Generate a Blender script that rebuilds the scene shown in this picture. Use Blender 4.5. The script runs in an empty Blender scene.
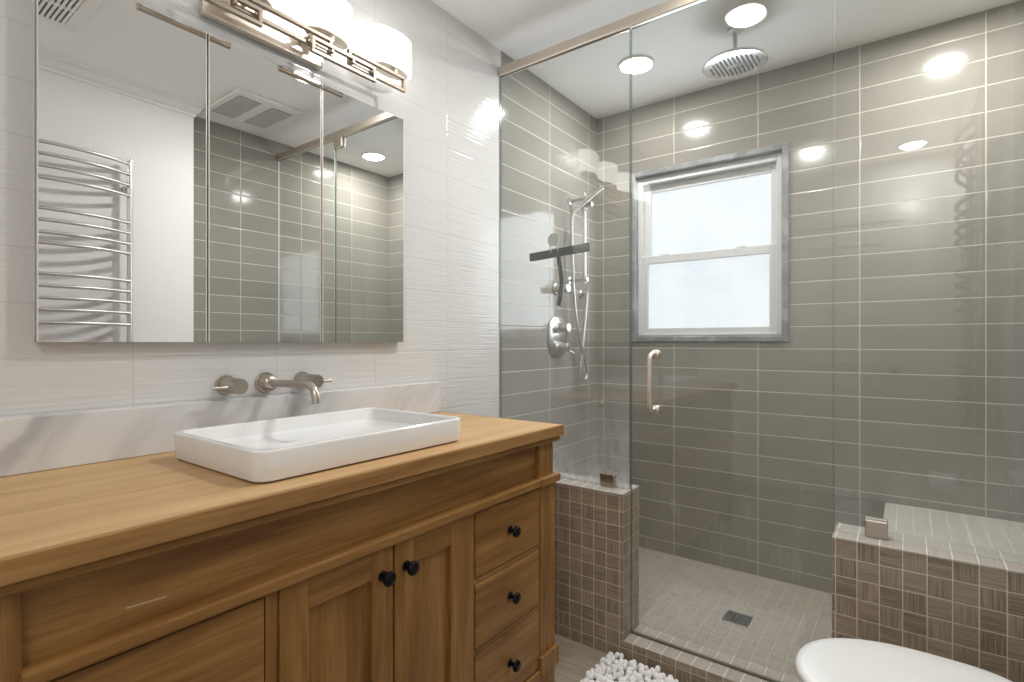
import bpy, bmesh, math, random
from mathutils import Vector, Matrix

# ------------------------------------------------------------------ camera, world, exposure
S = bpy.context.scene
COL = S.collection
cam = bpy.data.cameras.new('camera')
cam.sensor_width = 36.0
cam.lens = 530.0 / 1024.0 * 36.0
cam.shift_y = 1.0 / 1024.0
cam.clip_start = 0.02
cam_o = bpy.data.objects.new('camera', cam)
COL.objects.link(cam_o)
cam_o.location = (1.46, 0.0, 1.165)
cam_o.rotation_euler = (math.radians(90), 0, math.radians(36.7))
S.camera = cam_o

W = bpy.data.worlds.new('sky')
S.world = W
W.use_nodes = True
W.node_tree.nodes['Background'].inputs[0].default_value = (0.80, 0.90, 1.0, 1)
W.node_tree.nodes['Background'].inputs[1].default_value = 1.0

S.view_settings.view_transform = 'Standard'
S.view_settings.look = 'None'
S.view_settings.gamma = 1.0
S.view_settings.exposure = 0.0
S.view_settings.use_curve_mapping = False
S.cycles.use_denoising = True
S.cycles.max_bounces = 14
S.cycles.diffuse_bounces = 7
S.cycles.glossy_bounces = 6
S.cycles.transmission_bounces = 8
S.cycles.transparent_max_bounces = 24
S.cycles.sample_clamp_indirect = 6.0
S.cycles.caustics_reflective = False
S.cycles.caustics_refractive = False

# light strengths (the lamps themselves are built with their fittings below)
P_DOWN = 12.5         # watts of each recessed downlight
E_LENS = 30.0         # glow of a downlight lens
E_SHADE = 3.2         # glow of a sconce shade
E_PANE = 1.02         # daylight on the frosted panes
P_WINDOW = 7.0       # daylight entering through the window

CEIL = 2.472
random.seed(7)

# ------------------------------------------------------------------ node helpers
def new_mat(name):
    m = bpy.data.materials.new(name)
    m.use_nodes = True
    nt = m.node_tree
    for n in list(nt.nodes):
        nt.nodes.remove(n)
    out = nt.nodes.new('ShaderNodeOutputMaterial')
    return m, nt, out

class N:
    """tiny expression helper for shader nodes"""
    def __init__(self, nt):
        self.nt = nt
    def node(self, t, **kw):
        n = self.nt.nodes.new(t)
        for k, v in kw.items():
            setattr(n, k, v)
        return n
    def set(self, sock, v):
        if hasattr(v, 'is_output') or isinstance(v, bpy.types.NodeSocket):
            self.nt.links.new(v, sock)
        else:
            sock.default_value = v
    def m(self, op, a, b=None, c=None, clamp=False):
        n = self.node('ShaderNodeMath', operation=op)
        n.use_clamp = clamp
        self.set(n.inputs[0], a)
        if b is not None: self.set(n.inputs[1], b)
        if c is not None: self.set(n.inputs[2], c)
        return n.outputs[0]
    def pos(self):
        n = self.node('ShaderNodeNewGeometry')
        s = self.node('ShaderNodeSeparateXYZ')
        self.nt.links.new(n.outputs['Position'], s.inputs[0])
        return s.outputs
    def objpos(self):
        n = self.node('ShaderNodeTexCoord')
        s = self.node('ShaderNodeSeparateXYZ')
        self.nt.links.new(n.outputs['Object'], s.inputs[0])
        return s.outputs
    def vec(self, x, y, z=0.0):
        n = self.node('ShaderNodeCombineXYZ')
        for i, v in enumerate((x, y, z)): self.set(n.inputs[i], v)
        return n.outputs[0]
    def noise(self, v, scale=1.0, detail=2.0, rough=0.5, dist=0.0):
        n = self.node('ShaderNodeTexNoise')
        self.set(n.inputs['Vector'], v)
        n.inputs['Scale'].default_value = scale
        n.inputs['Detail'].default_value = detail
        n.inputs['Roughness'].default_value = rough
        n.inputs['Distortion'].default_value = dist
        return n.outputs['Fac']
    def white(self, v):
        n = self.node('ShaderNodeTexWhiteNoise', noise_dimensions='3D')
        self.set(n.inputs['Vector'], v)
        return n.outputs['Value']
    def ramp(self, f, stops):
        n = self.node('ShaderNodeValToRGB')
        el = n.color_ramp.elements
        while len(el) < len(stops): el.new(0.5)
        for e, (p, c) in zip(el, stops):
            e.position = p; e.color = (*c, 1)
        self.set(n.inputs[0], f)
        return n.outputs[0]
    def mix(self, f, a, b, blend='MIX'):
        n = self.node('ShaderNodeMix', data_type='RGBA', blend_type=blend)
        self.set(n.inputs[0], f)
        for i, v in ((6, a), (7, b)):
            self.set(n.inputs[i], (*v, 1) if isinstance(v, tuple) and len(v) == 3 else v)
        return n.outputs[2]
    def fmix(self, f, a, b):
        n = self.node('ShaderNodeMix', data_type='FLOAT')
        self.set(n.inputs[0], f); self.set(n.inputs[2], a); self.set(n.inputs[3], b)
        return n.outputs[0]
    def bump(self, h, strength=0.3, dist=0.002):
        n = self.node('ShaderNodeBump')
        n.inputs['Strength'].default_value = strength
        n.inputs['Distance'].default_value = dist
        self.set(n.inputs['Height'], h)
        return n.outputs[0]
    def bsdf(self, out, color, rough=0.5, metal=0.0, normal=None, spec=0.5, coat=0.0):
        n = self.node('ShaderNodeBsdfPrincipled')
        self.set(n.inputs['Base Color'], (*color, 1) if isinstance(color, tuple) and len(color) == 3 else color)
        self.set(n.inputs['Roughness'], rough)
        self.set(n.inputs['Metallic'], metal)
        n.inputs['Specular IOR Level'].default_value = spec
        n.inputs['Coat Weight'].default_value = coat
        n.inputs['Coat Roughness'].default_value = 0.1
        if normal is not None: self.set(n.inputs['Normal'], normal)
        self.nt.links.new(n.outputs[0], out.inputs[0])
        return n

def plain(name, color, rough=0.5, metal=0.0, spec=0.5, coat=0.0, noise=0.0, nscale=30):
    m, nt, out = new_mat(name)
    g = N(nt)
    c = color
    if noise:
        tc = g.node('ShaderNodeTexCoord')
        f = g.noise(tc.outputs['Object'], nscale, 3)
        c = g.mix(g.m('MULTIPLY', f, noise), color, tuple(x * 0.75 for x in color))
    g.bsdf(out, c, rough, metal, None, spec, coat)
    return m

def cells(g, u, v, u0, v0, pw, ph, gap):
    """cell ids, local coords and joint mask of a straight grid"""
    a = g.m('DIVIDE', g.m('SUBTRACT', u, u0), pw)
    b = g.m('DIVIDE', g.m('SUBTRACT', v, v0), ph)
    cu, cv = g.m('FLOOR', a), g.m('FLOOR', b)
    fu, fv = g.m('SUBTRACT', a, cu), g.m('SUBTRACT', b, cv)
    du = g.m('MULTIPLY', g.m('SUBTRACT', 0.5, g.m('ABSOLUTE', g.m('SUBTRACT', fu, 0.5))), pw)
    dv = g.m('MULTIPLY', g.m('SUBTRACT', 0.5, g.m('ABSOLUTE', g.m('SUBTRACT', fv, 0.5))), ph)
    d = g.m('MINIMUM', du, dv)
    joint = g.m('LESS_THAN', d, gap / 2)
    soft = g.m('DIVIDE', d, gap * 1.6, clamp=True)
    return cu, cv, joint, soft

def field_tile(name, ua, va, u0, v0, pw, ph, gap, base, joint_c, rough, var=0.12, stain=0.0):
    m, nt, out = new_mat(name)
    g = N(nt)
    p = g.pos()
    u, v = p[ua], p[va]
    cu, cv, joint, soft = cells(g, u, v, u0, v0, pw, ph, gap)
    r = g.white(g.vec(cu, cv, 3.0))
    cloud = g.noise(g.vec(g.m('MULTIPLY', u, 3.0), g.m('MULTIPLY', v, 7.0), r), 2.0, 3)
    f = g.m('ADD', g.m('MULTIPLY', r, 0.6), g.m('MULTIPLY', cloud, 0.4))
    c = g.mix(f, tuple(x * (1 - var) for x in base), tuple(x * (1 + var) for x in base))
    if stain:
        drip = g.noise(g.vec(g.m('MULTIPLY', u, 38.0), g.m('MULTIPLY', v, 2.2), 0.3), 1.0, 4, 0.6)
        blot = g.noise(g.vec(u, v, 0.0), 5.0, 3)
        low = g.m('MULTIPLY', g.m('SUBTRACT', 1.05, v), 1.2, clamp=True)
        sf = g.m('MULTIPLY', g.m('MULTIPLY', g.m('MULTIPLY', g.m('SUBTRACT', g.m('MULTIPLY', drip, blot), 0.22), 3.2, clamp=True), low), stain, clamp=True)
        c = g.mix(sf, c, (0.36, 0.345, 0.31))
        rg = g.m('ADD', rough, g.m('MULTIPLY', sf, 0.5))
    else:
        rg = rough
    c = g.mix(joint, c, joint_c)
    rg = g.fmix(joint, rg, 0.75)
    tilt = g.noise(g.vec(g.m('MULTIPLY', u, 2.0), g.m('MULTIPLY', v, 6.0), g.m('MULTIPLY', r, 9.0)), 1.0, 1)
    h = g.m('ADD', soft, g.m('MULTIPLY', tilt, 0.55))
    g.bsdf(out, c, rg, 0.0, g.bump(h, 0.35, 0.0012), 0.5)
    return m

def wave_tile(name, ua, va, u0, v0, pw, ph, base):
    m, nt, out = new_mat(name)
    g = N(nt)
    p = g.pos()
    u, v = p[ua], p[va]
    cu, cv, joint, soft = cells(g, u, v, u0, v0, pw, ph, 0.0022)
    n1 = g.noise(g.vec(g.m('MULTIPLY', u, 6.0), g.m('MULTIPLY', v, 120.0), g.m('MULTIPLY', cu, 1.7)), 1.0, 1.5)
    h = g.m('ADD', g.m('MULTIPLY', soft, 0.45), g.m('MULTIPLY', n1, 1.4))
    c = g.mix(joint, base, (0.56, 0.55, 0.525))
    g.bsdf(out, c, g.fmix(joint, 0.11, 0.7), 0.0, g.bump(h, 0.50, 0.0016), 0.25)
    return m

def mosaic(name, ua, va, u0, v0, pw, ph, dark, light, joint_c, rough=0.35):
    """small squares with streaks turned a quarter from one square to the next"""
    m, nt, out = new_mat(name)
    g = N(nt)
    p = g.pos()
    u, v = p[ua], p[va]
    cu, cv, joint, soft = cells(g, u, v, u0, v0, pw, ph, 0.0026)
    par = g.m('FLOORED_MODULO', g.m('ADD', cu, cv), 2.0)
    r = g.white(g.vec(cu, cv, 1.0))
    s1 = g.noise(g.vec(g.m('MULTIPLY', u, 340.0), g.m('MULTIPLY', v, 9.0), g.m('MULTIPLY', r, 31.0)), 1.0, 2)
    s2 = g.noise(g.vec(g.m('MULTIPLY', v, 340.0), g.m('MULTIPLY', u, 9.0), g.m('MULTIPLY', r, 31.0)), 1.0, 2)
    s = g.fmix(par, s1, s2)
    f = g.m('ADD', g.m('MULTIPLY', g.m('SUBTRACT', s, 0.5), 2.1), g.m('ADD', 0.36, g.m('MULTIPLY', r, 0.26)), clamp=True)
    c = g.mix(f, dark, light)
    c = g.mix(joint, c, joint_c)
    g.bsdf(out, c, g.fmix(joint, rough, 0.8), 0.0, g.bump(soft, 0.4, 0.001), 0.4)
    return m

def wood(name, axis, dark, mid, light, rough=0.42, scale=1.0, scratches=()):
    """oak: fine pores and broad figure running along the given axis"""
    m, nt, out = new_mat(name)
    g = N(nt)
    p = list(g.pos())
    al = p[axis]
    ot = [p[i] for i in range(3) if i != axis]
    cr = g.m('ADD', ot[0], g.m('MULTIPLY', ot[1], 1.3))
    fig = g.noise(g.vec(g.m('MULTIPLY', al, 1.6 * scale), g.m('MULTIPLY', ot[0], 22.0 * scale), g.m('MULTIPLY', ot[1], 22.0 * scale)), 1.0, 4, 0.55, 0.5)
    pore = g.noise(g.vec(g.m('MULTIPLY', al, 12.0), g.m('MULTIPLY', ot[0], 330.0), g.m('MULTIPLY', ot[1], 330.0)), 1.0, 2, 0.6)
    fine = g.noise(g.vec(g.m('MULTIPLY', al, 5.0), g.m('MULTIPLY', ot[0], 95.0), g.m('MULTIPLY', ot[1], 95.0)), 1.0, 3, 0.6, 0.3)
    f = g.m('ADD', g.m('ADD', g.m('MULTIPLY', fig, 0.62), g.m('MULTIPLY', pore, 0.20)), g.m('MULTIPLY', fine, 0.30))
    f = g.m('ADD', g.m('MULTIPLY', g.m('SUBTRACT', f, 0.56), 1.25), 0.5)
    c = g.ramp(f, [(0.30, dark), (0.50, mid), (0.70, light)])
    for (ya, za, yb, zb, w) in scratches:      # worn pale scratches across the face
        k = (zb - za) / (yb - ya)
        dz = g.m('ABSOLUTE', g.m('SUBTRACT', p[2], g.m('ADD', za, g.m('MULTIPLY', g.m('SUBTRACT', p[1], ya), k))))
        on = g.m('MULTIPLY', g.m('LESS_THAN', dz, w), g.m('MULTIPLY', g.m('GREATER_THAN', p[1], ya), g.m('LESS_THAN', p[1], yb)))
        on = g.m('MULTIPLY', on, g.m('ADD', 0.35, g.m('MULTIPLY', pore, 0.9)), clamp=True)
        c = g.mix(on, c, (0.60, 0.52, 0.42))
    g.bsdf(out, c, g.m('ADD', rough, g.m('MULTIPLY', pore, 0.12)), 0.0, g.bump(pore, 0.12, 0.0006), 0.35)
    return m

def plank_floor(name):
    m, nt, out = new_mat(name)
    g = N(nt)
    p = g.pos()
    cu, cv, joint, soft = cells(g, p[0], p[1], 0.18, 0.04, 0.61, 0.305, 0.003)
    r = g.white(g.vec(cu, cv, 2.0))
    s = g.noise(g.vec(g.m('MULTIPLY', p[0], 6.0), g.m('MULTIPLY', p[1], 260.0), g.m('MULTIPLY', r, 17.0)), 1.0, 3)
    c = g.ramp(s, [(0.25, (0.25, 0.205, 0.155)), (0.5, (0.36, 0.305, 0.24)), (0.75, (0.45, 0.39, 0.32))])
    c = g.mix(joint, c, (0.42, 0.37, 0.31))
    g.bsdf(out, c, 0.38, 0.0, g.bump(soft, 0.3, 0.001), 0.4)
    return m

def marble(name):
    m, nt, out = new_mat(name)
    g = N(nt)
    p = g.pos()
    d = g.m('ADD', p[1], g.m('MULTIPLY', p[2], -0.75))
    warp = g.noise(g.vec(p[0], p[1], p[2]), 7.0, 4)
    band = g.noise(g.vec(g.m('ADD', g.m('MULTIPLY', d, 8.5), g.m('MULTIPLY', warp, 1.1)), g.m('MULTIPLY', p[2], 1.5), 4.0), 1.0, 4, 0.6)
    c = g.ramp(band, [(0.32, (0.46, 0.465, 0.475)), (0.42, (0.61, 0.615, 0.625)), (0.54, (0.70, 0.705, 0.71))])
    g.bsdf(out, c, 0.2, 0.0, None, 0.5)
    return m

def grey_stone(name):
    m, nt, out = new_mat(name)
    g = N(nt)
    p = g.pos()
    v = g.noise(g.vec(p[0], p[1], p[2]), 9.0, 6, 0.65, 0.8)
    c = g.ramp(v, [(0.32, (0.17, 0.172, 0.175)), (0.5, (0.25, 0.255, 0.26)), (0.62, (0.36, 0.365, 0.37))])
    g.bsdf(out, c, 0.3, 0.0, None, 0.5)
    return m

def clear_glass(name, tint, edge=False, haze=None):
    """thin clear sheet: straight-through transmission plus a Schlick reflection"""
    m, nt, out = new_mat(name)
    g = N(nt)
    geo = g.node('ShaderNodeNewGeometry')
    dp = g.node('ShaderNodeVectorMath', operation='DOT_PRODUCT')
    nt.links.new(geo.outputs['Incoming'], dp.inputs[0])
    nt.links.new(geo.outputs['Normal'], dp.inputs[1])
    c = g.m('ABSOLUTE', dp.outputs['Value'])
    sch = g.m('ADD', 0.05, g.m('MULTIPLY', 0.95, g.m('POWER', g.m('SUBTRACT', 1.0, c, clamp=True), 5.0)), clamp=True)
    tr = g.node('ShaderNodeBsdfTransparent')
    tr.inputs[0].default_value = (*tint, 1)
    gl = g.node('ShaderNodeBsdfGlossy')
    gl.inputs['Roughness'].default_value = 0.0
    gl.inputs[0].default_value = (1, 1, 1, 1)
    mx = g.node('ShaderNodeMixShader')
    g.set(mx.inputs[0], sch)
    nt.links.new(tr.outputs[0], mx.inputs[1])
    nt.links.new(gl.outputs[0], mx.inputs[2])
    res = mx.outputs[0]
    if haze:                       # dried water spots, heaviest low on the sheet
        p = g.pos()
        z0, z1, amt = haze
        low = g.m('DIVIDE', g.m('SUBTRACT', z1, p[2]), z1 - z0, clamp=True)
        low = g.m('POWER', low, 1.6)
        n1 = g.noise(g.vec(g.m('MULTIPLY', p[0], 9.0), 0.0, g.m('MULTIPLY', p[2], 6.0)), 1.0, 4, 0.65)
        n2 = g.noise(g.vec(g.m('MULTIPLY', p[0], 70.0), 0.0, g.m('MULTIPLY', p[2], 40.0)), 1.0, 3, 0.6)
        f = g.m('MULTIPLY', g.m('MULTIPLY', low, amt), g.m('MULTIPLY', g.m('SUBTRACT', g.m('ADD', n1, g.m('MULTIPLY', n2, 0.5)), 0.42), 1.9, clamp=True))
        f = g.m('ADD', f, 0.004)
        df = g.node('ShaderNodeBsdfDiffuse')
        df.inputs[0].default_value = (0.86, 0.89, 0.92, 1)
        mz = g.node('ShaderNodeMixShader')
        g.set(mz.inputs[0], f)
        nt.links.new(res, mz.inputs[1])
        nt.links.new(df.outputs[0], mz.inputs[2])
        res = mz.outputs[0]
    nt.links.new(res, out.inputs[0])
    return m

def glow(name, color, strength, rough=0.3):
    m, nt, out = new_mat(name)
    g = N(nt)
    b = g.bsdf(out, (0.85, 0.85, 0.85), rough)
    b.inputs['Emission Color'].default_value = (*color, 1)
    b.inputs['Emission Strength'].default_value = strength
    return m

def frosted_pane(name):
    m, nt, out = new_mat(name)
    g = N(nt)
    p = g.pos()
    n1 = g.noise(g.vec(g.m('MULTIPLY', p[0], 150.0), 0.0, g.m('MULTIPLY', p[2], 60.0)), 1.0, 2)
    n2 = g.noise(g.vec(p[0], 0.0, p[2]), 3.0, 2)
    f = g.m('ADD', g.m('MULTIPLY', n1, 0.45), g.m('MULTIPLY', n2, 0.55))
    c = g.ramp(f, [(0.30, (0.72, 0.80, 0.88)), (0.52, (0.90, 0.95, 1.0)), (0.7, (1.0, 1.0, 1.0))])
    b = g.bsdf(out, (0.10, 0.10, 0.10), 0.25)
    g.set(b.inputs['Emission Color'], c)
    b.inputs['Emission Strength'].default_value = E_PANE
    return m

# ------------------------------------------------------------------ materials
GAP = 0.0034
TILE = (0.275, 0.258, 0.226)
JOINT = (0.60, 0.565, 0.50)
ROWZ = 1.133 - 0.1043 * 11
M = {}
M['tile_side'] = field_tile('grey_glazed_tile_side', 1, 2, 1.8735, ROWZ, 0.4085, 0.1043, GAP, TILE, JOINT, 0.09, 0.10, 0.5)
M['tile_back'] = field_tile('grey_glazed_tile_back', 0, 2, 0.045, ROWZ, 0.416, 0.1043, GAP, TILE, JOINT, 0.13, 0.10, 0.8)
M['tile_right'] = field_tile('grey_glazed_tile_right', 1, 2, 1.215, ROWZ, 0.4085, 0.1043, GAP, TILE, JOINT, 0.09)
M['white_tile'] = wave_tile('white_wavy_tile', 1, 2, 0.466, 1.1305 - 0.1147 * 10, 0.355, 0.1147, (0.665, 0.66, 0.648))
MOD, MOL, MOJ = (0.205, 0.158, 0.113), (0.46, 0.375, 0.285), (0.66, 0.59, 0.50)
M['mos_front'] = mosaic('brown_mosaic_front', 0, 2, 1.293 - 0.0525 * 30, 0.597 - 0.0552 * 14, 0.0525, 0.0552, MOD, MOL, MOJ)
M['mos_end'] = mosaic('brown_mosaic_end', 1, 2, 1.80, 0.597 - 0.0552 * 14, 0.047, 0.0552, MOD, MOL, MOJ)
M['mos_cap_lit'] = mosaic('brown_mosaic_cap_lit', 0, 1, 1.293 - 0.0525 * 30, 1.70, 0.0525, 0.30, (0.42, 0.375, 0.325), (0.56, 0.51, 0.46), (0.74, 0.70, 0.64), 0.22)  # same mosaic; glare on the upward faces painted in as paler tones
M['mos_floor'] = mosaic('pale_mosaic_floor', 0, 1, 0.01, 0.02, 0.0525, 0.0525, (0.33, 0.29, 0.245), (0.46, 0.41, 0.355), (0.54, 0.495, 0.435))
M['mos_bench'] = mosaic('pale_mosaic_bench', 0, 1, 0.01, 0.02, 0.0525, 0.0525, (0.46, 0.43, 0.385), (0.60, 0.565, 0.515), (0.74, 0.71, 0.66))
M['paint'] = plain('white_paint', (0.86, 0.85, 0.835), 0.6)
M['ceiling'] = plain('ceiling_paint', (0.90, 0.897, 0.89), 0.75)
M['trim'] = plain('white_gloss_paint', (0.84, 0.83, 0.81), 0.35)
M['floor'] = plank_floor('striated_floor_tile')
M['top_wood'] = wood('pale_oak_top', 1, (0.42, 0.245, 0.105), (0.54, 0.34, 0.16), (0.62, 0.42, 0.22), 0.40, 0.8)
M['shaded_edge_wood'] = wood('oak_shaded_edge', 1, (0.24, 0.115, 0.033), (0.34, 0.18, 0.06), (0.43, 0.25, 0.10), 0.42, 1.0)  # weaker light on the countertop's sides painted in as darker oak
OD, OM, OL = (0.160, 0.070, 0.016), (0.252, 0.122, 0.032), (0.365, 0.195, 0.060)
SCR = ((0.290, 0.767, 0.345, 0.764, 0.0009), (0.313, 0.734, 0.323, 0.733, 0.0009))
M['wood_y'] = wood('oak_grain_along', 1, OD, OM, OL)
M['wood_z'] = wood('oak_grain_upright', 2, OD, OM, OL)
M['wood_fascia'] = wood('oak_fascia', 1, OD, OM, OL, 0.42, 1.0, SCR)
M['wood_gap'] = plain('oak_shadow_gap', (0.05, 0.025, 0.01), 0.8)
M['black'] = plain('black_enamel', (0.004, 0.004, 0.005), 0.16, 0, 0.22)
M['marble'] = marble('white_marble')
M['stone'] = grey_stone('grey_window_stone')
M['ceramic'] = plain('white_ceramic', (0.82, 0.82, 0.815), 0.09, 0, 0.5, 0.3)
M['nickel'] = plain('brushed_nickel', (0.52, 0.475, 0.42), 0.30, 1.0)
M['lid'] = plain('toilet_lid_plastic', (0.80, 0.80, 0.79), 0.28)
M['warm_nickel'] = plain('warm_brushed_nickel', (0.80, 0.72, 0.63), 0.36, 1.0)
M['bronze'] = plain('aged_nickel_rail', (0.40, 0.345, 0.285), 0.42, 1.0)
M['chrome'] = plain('polished_chrome', (0.72, 0.73, 0.73), 0.10, 1.0)
M['satin'] = plain('satin_steel', (0.66, 0.65, 0.63), 0.28, 1.0)
M['mirror'] = plain('mirror_silver', (0.945, 0.95, 0.945), 0.0, 1.0)
M['mirror_edge'] = plain('mirror_edge', (0.72, 0.69, 0.62), 0.35, 0.3)
M['silver'] = plain('white_aluminium', (0.80, 0.80, 0.79), 0.35, 0.3)
M['glass'] = clear_glass('shower_glass', (0.955, 0.968, 0.962), haze=(0.60, 1.10, 0.50))
M['glass_right'] = clear_glass('shower_glass_right', (0.955, 0.968, 0.962), haze=(0.60, 0.95, 0.13))
M['glass_door'] = clear_glass('shower_door_glass', (0.955, 0.968, 0.962), haze=(0.08, 1.3, 0.05))
M['glass_edge_lit'] = plain('glass_edge_lit', (0.60, 0.64, 0.62), 0.15)  # light caught by the right panel's edge, painted in as a paler colour
M['glass_edge'] = plain('glass_edge_green', (0.12, 0.17, 0.155), 0.15)
M['vinyl'] = plain('white_vinyl', (0.66, 0.66, 0.66), 0.35)
M['pane'] = frosted_pane('frosted_daylit_pane')
M['lens'] = glow('downlight_lens', (1.0, 0.965, 0.91), E_LENS)
M['shade'] = glow('opal_glass_shade', (1.0, 0.965, 0.92), E_SHADE, 0.25)
M['dark_rubber'] = plain('charcoal_rubber', (0.035, 0.037, 0.036), 0.45)
M['grille_dark'] = plain('grille_shadow', (0.06, 0.058, 0.055), 0.7)
M['mat_base'] = plain('mat_backing', (0.30, 0.29, 0.28), 0.9)
M['chenille'] = plain('white_chenille', (0.93, 0.915, 0.905), 0.9, noise=0.25, nscale=60)
M['paper'] = plain('white_paper', (0.84, 0.835, 0.82), 0.9)
M['card'] = plain('cardboard', (0.33, 0.26, 0.19), 0.85)
M['drain'] = plain('drain_steel', (0.23, 0.23, 0.21), 0.35, 0.8)
M['dark_hole'] = plain('drain_dark', (0.02, 0.02, 0.02), 0.8)
M['plastic'] = plain('clear_plastic', (0.52, 0.50, 0.455), 0.25)
M['seal'] = plain('seal_bronze', (0.16, 0.14, 0.11), 0.5)

# ------------------------------------------------------------------ mesh helpers
def B():
    return bmesh.new()

def box(bm, x0, x1, y0, y1, z0, z1, bev=0.0, seg=2, mi=0):
    vs = [bm.verts.new((x, y, z)) for x in (x0, x1) for y in (y0, y1) for z in (z0, z1)]
    idx = [(0, 1, 3, 2), (4, 6, 7, 5), (0, 4, 5, 1), (2, 3, 7, 6), (0, 2, 6, 4), (1, 5, 7, 3)]
    fs = [bm.faces.new([vs[i] for i in f]) for f in idx]
    for f in fs: f.material_index = mi
    if bev > 0:
        es = list({e for f in fs for e in f.edges})
        r = bmesh.ops.bevel(bm, geom=es, offset=bev, segments=seg, profile=0.5, affect='EDGES')
        for f in r['faces']: f.material_index = mi
    return vs

def frame_of(d):
    d = d.normalized()
    a = Vector((0, 0, 1)) if abs(d.z) < 0.9 else Vector((1, 0, 0))
    u = a.cross(d).normalized()
    return u, d.cross(u).normalized()

def rings_to_faces(bm, rings, close=True, caps=(True, True), mi=0):
    vr = [[bm.verts.new(p) for p in r] for r in rings]
    n = len(vr[0])
    for a, b in zip(vr, vr[1:]):
        for i in range(n if close else n - 1):
            j = (i + 1) % n
            bm.faces.new((a[i], a[j], b[j], b[i])).material_index = mi
    if caps[0]: bm.faces.new(list(reversed(vr[0]))).material_index = mi
    if caps[1]: bm.faces.new(vr[-1]).material_index = mi
    return vr

def lathe(bm, prof, origin, axis=(0, 0, 1), seg=28, mi=0, sx=1.0, sy=1.0, uaxis=None):
    """profile [(radius, height)] spun about axis"""
    o = Vector(origin); d = Vector(axis).normalized()
    u, w = frame_of(d)
    if uaxis is not None:
        u = Vector(uaxis).normalized(); w = d.cross(u)
    rings = []
    for r, h in prof:
        r = max(r, 1e-4)
        rings.append([o + d * h + u * (r * sx * math.cos(2 * math.pi * i / seg)) + w * (r * sy * math.sin(2 * math.pi * i / seg)) for i in range(seg)])
    return rings_to_faces(bm, rings, True, (True, True), mi)

def cyl(bm, p0, p1, r, seg=20, bev=0.0, mi=0):
    p0, p1 = Vector(p0), Vector(p1)
    L = (p1 - p0).length
    if bev:
        prof = [(r - bev, 0), (r, bev), (r, L - bev), (r - bev, L)]
    else:
        prof = [(r, 0), (r, L)]
    lathe(bm, prof, p0, p1 - p0, seg, mi)

def smooth_path(pts, n=6):
    """Catmull-Rom through the points"""
    P = [Vector(p) for p in pts]
    P = [2 * P[0] - P[1]] + P + [2 * P[-1] - P[-2]]
    out = []
    for i in range(1, len(P) - 2):
        for k in range(n):
            t = k / n
            a, b, c, d = P[i - 1], P[i], P[i + 1], P[i + 2]
            out.append(0.5 * ((2 * b) + (c - a) * t + (2 * a - 5 * b + 4 * c - d) * t * t + (3 * b - a - 3 * c + d) * t ** 3))
    out.append(P[-2])
    return out

def tube(bm, pts, r, seg=14, mi=0):
    P = [Vector(p) for p in pts]
    d = (P[1] - P[0]).normalized()
    u, w = frame_of(d)
    rings = []
    for i, p in enumerate(P):
        if i == 0: t = P[1] - P[0]
        elif i == len(P) - 1: t = P[-1] - P[-2]
        else: t = (P[i + 1] - P[i]).normalized() + (P[i] - P[i - 1]).normalized()
        t.normalize()
        u = (u - t * u.dot(t)).normalized()
        w = t.cross(u)
        rr = r[i] if isinstance(r, (list, tuple)) else r
        rings.append([p + u * (rr * math.cos(2 * math.pi * k / seg)) + w * (rr * math.sin(2 * math.pi * k / seg)) for k in range(seg)])
    rings_to_faces(bm, rings, True, (True, True), mi)

def bend(a, corner, b, rad, n=6):
    """points rounding the corner between a and b"""
    a, c, b = Vector(a), Vector(corner), Vector(b)
    p = c + (a - c).normalized() * rad
    q = c + (b - c).normalized() * rad
    return [p.lerp(c, t).lerp(c.lerp(q, t), t) for t in [i / n for i in range(n + 1)]]

def rrect(cx, cy, hx, hy, r, z, n=6):
    pts = []
    for (sx, sy, a0) in ((1, 1, 0), (-1, 1, 90), (-1, -1, 180), (1, -1, 270)):
        for k in range(n + 1):
            a = math.radians(a0 + 90 * k / n)
            pts.append(Vector((cx + sx * (hx - r) + r * math.cos(a), cy + sy * (hy - r) + r * math.sin(a), z)))
    return pts

ORIGIN = {}
def obj(name, bm, mats, parent=None, smooth=None, own_origin=False):
    """link a bmesh as ONE mesh object; geometry is given in world coordinates"""
    bmesh.ops.recalc_face_normals(bm, faces=bm.faces[:])
    off = Vector((0, 0, 0))
    if parent is not None:
        off = ORIGIN[parent.name]
    elif own_origin:
        xs = [v.co for v in bm.verts]
        lo = Vector([min(c[i] for c in xs) for i in range(3)])
        hi = Vector([max(c[i] for c in xs) for i in range(3)])
        off = Vector(((lo.x + hi.x) / 2, (lo.y + hi.y) / 2, lo.z))
    if off.length:
        bmesh.ops.translate(bm, verts=bm.verts[:], vec=-off)
    me = bpy.data.meshes.new(name)
    bm.to_mesh(me); bm.free()
    if not isinstance(mats, (list, tuple)): mats = [mats]
    for m in mats: me.materials.append(m)
    if smooth:
        for p in me.polygons: p.use_smooth = True
        me.set_sharp_from_angle(angle=math.radians(smooth))
    o = bpy.data.objects.new(name, me)
    COL.objects.link(o)
    if parent is not None:
        o.parent = parent
        ORIGIN[o.name] = off            # children share the thing's origin
    else:
        o.location = off
        ORIGIN[o.name] = off
    return o

def tag(o, label, cat, group=None):
    o['label'] = label; o['category'] = cat
    if group: o['group'] = group
    return o

def thing(name, loc, label, cat, group=None):
    o = bpy.data.objects.new(name, None)
    o.empty_display_size = 0.05
    COL.objects.link(o)
    o.location = loc
    ORIGIN[o.name] = Vector(loc)
    return tag(o, label, cat, group)

def struct(name, bm, mats, label=None, cat=None, parent=None, smooth=None):
    o = obj(name, bm, mats, parent, smooth)
    if parent is None:
        o['kind'] = 'structure'
        o['label'] = label; o['category'] = cat
    return o

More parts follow.
